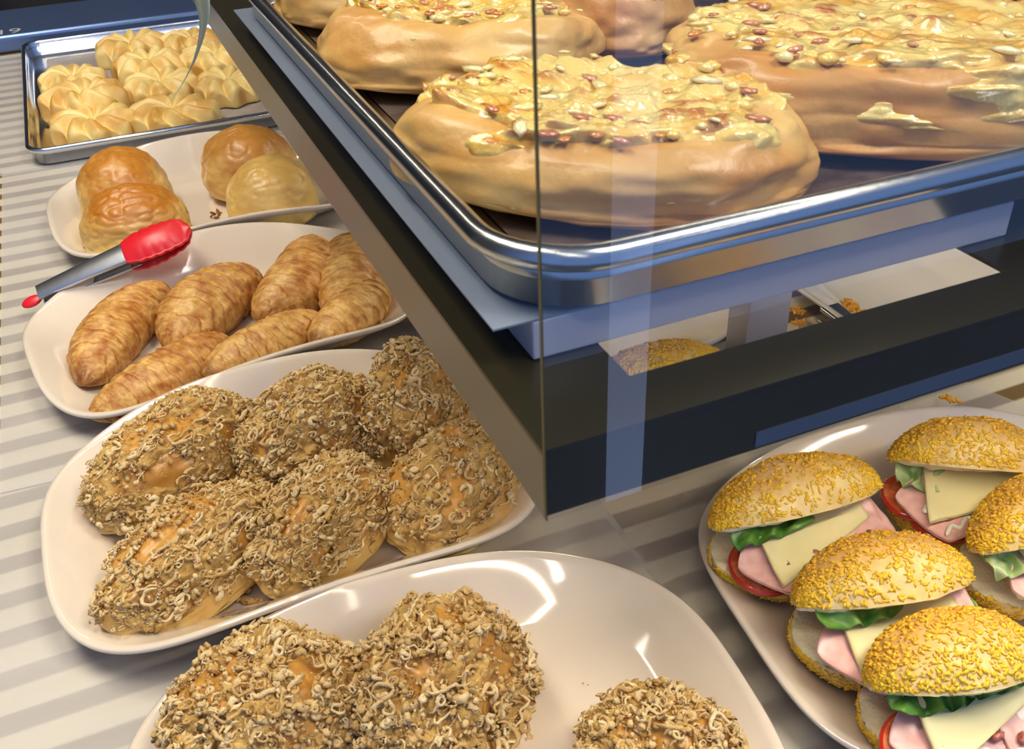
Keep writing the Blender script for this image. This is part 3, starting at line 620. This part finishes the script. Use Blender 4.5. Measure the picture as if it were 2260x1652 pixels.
def sandwich(seed, p0, p1, label, tilt=.62, length=None, lett=GREEN, variant=0, zt=0., bdx=0., bdy=0., n=.0093, bottom_rot=0.):
    """p0-p1: ends of the upper half's lower edge as sighted"""
    rng = np.random.default_rng(seed); hz = .094; L = length or span(p0, p1, hz); a = L/2
    root = empty('open_sandwich', label, 'sandwich', 'ham sandwiches in crumb coated rolls')
    bb, cb = .047, .034
    base = Matrix.Translation((bdx, bdy, cb)) @ Matrix.Rotation(bottom_rot, 4, 'Z') @ Matrix.Rotation(PI, 4, 'X')
    loaf_half('bottom_half', a*.97, bb, cb, seed+1, root, base, False, .75)
    hy = .034+bdy; tb = .038
    top = Matrix.Translation((0, hy, cb+.010+zt)) @ Matrix.Rotation(-tilt, 4, 'X') @ Matrix.Translation((0, -tb, 0))
    loaf_half('top_half', a, tb, .037, seed+2, root, top, True, 1.0)
    z0 = cb+.0015
    sl = .30                                                 # the filling climbs towards the hinge
    def zz(y, e=0): return z0+.004+e+max(0, (y-bdy+.045))*sl
    def q4(x0, x1, y0_, y1_, e, e2=None, sk=0.): return [(x0, y0_, zz(y0_, e)), (x1, y0_, zz(y0_, e)), (x1+sk, y1_, zz(y1_, e if e2 is None else e2)), (x0+sk, y1_, zz(y1_, e if e2 is None else e2))]
    d = bdy-.008
    for tx_, ty_, tz_, tr_ in {0: [(-.55, -.012, .001, .025), (.3, -.016, .001, .026)], 1: [(-.08, -.028, .001, .027), (.42, -.024, .004, .025)], 2: [(-.68, -.006, .007, .024), (-.35, -.020, .001, .025)], 3: [(-.58, -.026, .008, .029), (.35, -.022, .001, .026)], 4: [(.3, -.02, .001, .026)]}[variant]:
        tomato(root, a*tx_, d+ty_, z0+tz_, tr_, .12)
    squiggle(root, [(-a*.80+.007*i, d-.018-.002*i+(.004 if i % 2 else -.003), zz(d-.018, .001)) for i in range(4)], .0034)
    sheet('lettuce', q4(-a*.2, a*.80, d-.052, d+.01, -.003), m_lett, root, .0008, 60, 24, .003, seed+5, .0032, col=MIXG)
    # ham: two overlapping squares with corners out
    c_ = -a*.58
    sheet('ham_slice', [(c_-.028, d-.018, zz(-.018+d, .0068)), (c_+.010, d-.060, zz(-.052+d, .0068)), (c_+.058, d-.020, zz(-.02+d, .0075)), (c_+.02, d+.024, zz(.024+d, .0068))], m_ham, root, .0020, wave=.0015, seed=seed+6)
    sheet('ham_slice', [(c_+.026, d-.050, zz(-.05+d, .0045)), (a*.86, d-.040, zz(-.036+d, .006)), (a*.80, d+.018, zz(.02+d, .0085)), (c_+.03, d+.02, zz(.02+d, .0085))], m_ham, root, .0020, wave=.003, seed=seed+7)
    sheet('ham_slice', [(c_+.040, d-.040, zz(-.04+d, .0085)), (a*.93, d-.032, zz(-.03+d, .009)), (a*.85, d+.022, zz(.02+d, .0105)), (c_+.05, d+.022, zz(.02+d, .0105))], m_ham, root, .0018, wave=.003, seed=seed+8)
    sheet('cheese_slice', [(c_-.004, d-.046, zz(-.042+d, .0125)), (a*.70, d-.012, zz(-.012+d, .0135)), (a*.60, d+.020, zz(.02+d, .0125)), (c_+.000, d+.020, zz(.02+d, .0125))], m_cheese, root, .0020, wave=.0015, seed=seed+9, round_=.02)
    if variant in (0, 1, 3): sheet('lettuce', [(-a*.92, d-.014, zz(d-.014, .020)), (a*.02, d-.014, zz(d-.014, .022)), (a*.1, d+.02, zz(d+.02, .022)), (-a*.85, d+.02, zz(d+.02, .018))], m_lett, root, .0008, 70, 30, .003, seed+10, .0036, col=lett)
    if variant in (2, 4): sheet('lettuce', [(-a*.98, d-.010, zz(d-.010, .010)), (-a*.35, d-.020, zz(d-.02, .014)), (-a*.3, d+.02, zz(d+.02, .014)), (-a*.9, d+.02, zz(d+.02, .010))], m_lett, root, .0008, 60, 30, .004, seed+10, .0036, col=lett)
    if variant == 1: sheet('lettuce', [(a*.55, d-.046, zz(d-.046, .002)), (a*1.02, d-.028, zz(d-.028, .006)), (a*.95, d+.01, zz(d, .01)), (a*.5, d+.0, zz(d, .006))], m_lett, root, .0008, 50, 30, .004, seed+11, .0050, col=MIXG)
    if variant == 3: sheet('lettuce', [(-a*.1, d-.012, zz(d-.012, .020)), (a*.65, d-.010, zz(d-.010, .022)), (a*.6, d+.02, zz(d+.02, .022)), (-a*.1, d+.02, zz(d+.02, .020))], m_lett, root, .0008, 60, 30, .003, seed+12, .0022, col=GREEN)
    sq = [(c_+.008+.006*i, d-.050+.0045*i+(.005 if i % 2 else -.003), zz(d-.048+.0045*i, .0112)) for i in range(5)]
    squiggle(root, sq, .0019)
    squiggle(root, [(a*.12+.009*i, d-.042+(.0035 if i % 2 else -.0025)+.0012*i, zz(d-.042, .0128)) for i in range(4)], .0020)
    squiggle(root, [(a*.55+.006*i, d-.040+(.003 if i % 2 else -.002)+.001*i, zz(d-.038, .0128)) for i in range(4)], .0018)
    if variant == 2:
        squiggle(root, [(-a*.66+.005*i, d-.030+(.005 if i % 2 else -.004), zz(d-.030, .0125)) for i in range(6)], .0032)
    for i in range(5):
        xx = -a*.6+rng.random()*a*1.3; yy = d-.036+.012*rng.random()
        V, Fc, k = blobs(np.array([[xx, yy, zz(yy, .0145)]]), np.array([[0, 0, 1.]]), np.array([.0042]), rng, 1.3, .8, .5); mesh('meat_bit', V, Fc, m_bacon, root)
    squiggle(root, [(a*.10, d-.050, zz(d-.048, .0105)), (a*.13, d-.046, zz(d-.046, .0115)), (a*.17, d-.043, zz(d-.043, .0118))], .0026, m_sauce, 'red_sauce')
    A = np.array(at(*p0, hz)); B = np.array(at(*p1, hz)); m = (A+B)/2; dd = B-A; ang = math.atan2(dd[1], dd[0]) if length is None else 0
    # the sighted edge is the raised front edge of the top half
    fy = hy-2*tb*math.cos(tilt); co, si = math.cos(ang), math.sin(ang)
    ox, oy = m[0]+si*fy, m[1]-co*fy
    root.matrix_world = MT @ Matrix.Translation((ox, oy, n)) @ Matrix.Rotation(ang, 4, 'Z')
    return root
sandwich(61, (1622, 1190), (2008, 1085), 'ham sandwich at the left end of its platter with dark green lettuce under the top', variant=0)
sandwich(62, (1808, 1375), (2218, 1300), 'ham sandwich in the middle of the platter with curly lettuce at both ends', variant=1, lett=MIXG)
sandwich(63, (1985, 1030), (2370, 1060), 'ham sandwich at the back of the platter, mayonnaise and dark meat at its left', variant=2, lett=PALEG)
sandwich(64, (2240, 1180), (2620, 1160), 'bright yellow crumbed ham sandwich at the right edge with pale lettuce on its left', variant=4, lett=PALEG, length=.150)
sandwich(65, (1985, 1570), (2385, 1495), 'front ham sandwich with a big tomato slice and dark lettuce at lower right', variant=3)
sandwich(66, (1335, 880), (1640, 835), 'crumb coated sandwich glimpsed through the opening of the shelf', variant=0, length=.15)
# ------------------------------------------------------------------ tongs
def tongs(label, A, B, hA, hB, w0, w1, mat_tip, n=0., red=True, roll=0.):
    """A handle end, B tip end on the board; two arms one above the other"""
    root = empty('serving_tongs', label, 'tongs'); A = np.array(A); B = np.array(B); L = float(np.hypot(*(B-A))); hl = L*.43
    for s_, nm, dz in ((1, 'upper_arm', .006), (-1, 'lower_arm', -.004)):
        ns = 30; V = []
        for i in range(ns):
            t = i/(ns-1); x = t*(L-hl*.85); w = w0+(w1-w0)*t; z = dz+s_*(.002+.002*math.sin(t*PI*.5)); k = .0035
            for yy, zz_ in ((-w/2, -k*s_), (-w/2, 0), (-w/2+.001, .0006*s_), (w/2-.001, .0006*s_), (w/2, 0), (w/2, -k*s_), (w/2-.001, -k*s_), (w/2-.0012, -.0008*s_), (-w/2+.0012, -.0008*s_), (-w/2+.001, -k*s_)):
                V.append((x, yy, z+zz_))
        mesh(nm, V, grid_faces(ns, 10, False, True), m_steel if red else m_steel, root, False)
        if red:
            nu, nv = 60, 24; u = np.linspace(0, 1, nu); v = np.linspace(-1, 1, nv); U, Vv = np.meshgrid(u, v, indexing='ij')
            hw = w1*.50+.0075*np.sin(np.clip(U*1.05, 0, 1)*PI)**.6*(1-.15*U); hw = hw*np.sqrt(np.clip(1-np.clip((U-.84)/.16, 0, 1)**2, .02, 1)); hw = hw+.0016*abs(np.sin(U*PI*7))*(U > .12)*(U < .93)
            X_ = L-hl+U*hl; Y_ = Vv*hw; Z_ = dz+s_*(.004+.007*(1-Vv**2)*np.sin(np.clip(U+.1, 0, 1)*PI*.9)-.006*U**2)
            n0 = np.stack([X_, Y_, Z_], -1); n1 = n0-np.array([0, 0, .0028*s_])
            Vt = np.concatenate([n0.reshape(-1, 3), n1.reshape(-1, 3)]); g_ = grid_faces(nu, nv); N_ = nu*nv
            sd = [(i*nv, (i+1)*nv, (i+1)*nv+N_, i*nv+N_) for i in range(nu-1)]+[(i*nv+nv-1, (i+1)*nv+nv-1, (i+1)*nv+nv-1+N_, i*nv+nv-1+N_) for i in range(nu-1)]+[(j, j+1, j+1+N_, j+N_) for j in range(nv-1)]+[((nu-1)*nv+j, (nu-1)*nv+j+1, (nu-1)*nv+j+1+N_, (nu-1)*nv+j+N_) for j in range(nv-1)]
            h_ = mesh('scalloped_head', Vt, np.concatenate([g_, (g_+N_)[:, ::-1], np.array(sd)]), m_red, root); h_['label'] = 'red silicone scalloped head'
    if red:
        D = sph(14, 20); o = mesh('pull_tab', D*np.array([.012, .0075, .003])+np.array([-.012, 0, -.003]), grid_faces(14, 20, False, True)[:, ::-1], m_red, root); o['label'] = 'red oval pull tab'
    ang = math.atan2(B[1]-A[1], B[0]-A[0]); pit = -math.atan2(hB-hA, L)
    root.matrix_world = MT @ Matrix.Translation((A[0], A[1], hA)) @ Matrix.Rotation(ang, 4, 'Z') @ Matrix.Rotation(pit, 4, 'Y') @ Matrix.Rotation(roll, 4, 'X')
    return root
tongs('steel tongs with red scalloped silicone heads lying over the bun and croissant platters', at(90, 652, .030), at(434, 500, .080), .030, .080, .018, .027, m_red, roll=.45)
tongs('plain steel tongs on the nearly empty platter under the shelf', at(1900, 735, .030), at(1790, 655, .03), .024, .026, .020, .024, None, red=False)
for i, (px, py, s_) in enumerate(((1759, 690, .006), (1761, 715, .006), (1872, 676, .008), (1885, 688, .007), (2092, 884, .005))):
    crumb(px, py, 70+i, ['orange crumb at the left rim of the tongs platter, upper one', 'orange crumb at the left rim of the tongs platter, lower one', 'orange crumb heap touching the tongs', 'orange crumb in front of the heap by the tongs', 'orange red morsel at the near corner of the tongs platter'][i], s_*.7, (.62, .28, .015), 16, m_grain, .012, group='orange crumbs')
# ------------------------------------------------------------------ thin curling blade hanging before the shelf edge
Pp = [(438, -160, .62), (440, -60, .66), (447, 0, .70), (452, 35, .72), (446, 80, .74), (428, 135, .76), (402, 185, .78), (372, 230, .80)]
ww = [.014, .014, .0135, .0125, .011, .0085, .0050, .0008]
cl = []
for px, py, t in Pp:
    cl.append(R@nrm(cray(px, py))*t+np.array([0, 0, CAM_H]))
cl = np.array(cl); k = np.linspace(0, len(cl)-1, 60); ci = np.minimum(k.astype(int), len(cl)-2); cf = (k-ci)[:, None]; q = cl[ci]*(1-cf)+cl[ci+1]*cf
for _ in range(8): q[1:-1] = (q[:-2]+2*q[1:-1]+q[2:])/4
wq = np.interp(k, range(len(ww)), ww); V = []
for i in range(60):
    tw = .35+1.1*i/59; sd = np.array([math.cos(tw), math.sin(tw), .1])
    for e, fz in ((-1, 0), (-.35, .35), (.35, .35), (1, 0), (.35, .1), (-.35, .1)):
        V.append(q[i]+sd*wq[i]*.5*e+np.array([-math.sin(tw), math.cos(tw), 0])*wq[i]*.35*(-fz))
tag(mesh('plant_blade', V, grid_faces(60, 6, False, True), m_ribbon), 'thin pale green curling blade hanging in front of the puff tray', 'leaf')
# ------------------------------------------------------------------ lamps of the case: LED bars, those under the shelf added for brightness
def led_bar(x, y0_, y1_, z, label, step=.021, across=False, s=1.0):
    root = empty('led_bar', label, 'lamp', 'led bars above the counter')
    box('housing', (x-.012, x+.012, y0_, y1_, z+.004, z+.018), m_steel, root)
    b = [(x-.0045, x+.0045, y_, y_+.009, z, z+.0036) for y_ in np.arange(y0_, y1_, step)]
    o = mesh('led_chips', *boxes(b), m_led, root, False); o['kind'] = 'stuff'
    if across: root.matrix_world = Matrix.Translation((0, .281, z)) @ Matrix.Rotation(-PI/2, 4, 'Z') @ Matrix.Translation((-x, 0, -z))
led_bar(-.02, -.40, 2.0, .90, 'long LED bar over the left platters')
led_bar(.50, .74, 1.4, .268, 'LED bar fixed lengthwise under the shelf deck', .012)  # added to brighten what shows through the deck opening
led_bar(0, .14, .69, .304, 'LED bar fixed under the front edge of the shelf deck', .0098, True)  # added to lift the sandwiches out of the shelf's shade
led_bar(.60, -.30, 1.2, .80, 'shorter LED bar over the sandwich platter')
# glowing strip added behind the viewer to make the stripe mirrored in the front glass
col = box('street_tube_lamp', (.690, .752, -.75, -.72, -.9, .75), emi('cool_tube', (.42, .56, 1.), 1.9)); tag(col, 'tall cool tube lamp on the street side, mirrored as a stripe in the shelf glass', 'lamp')
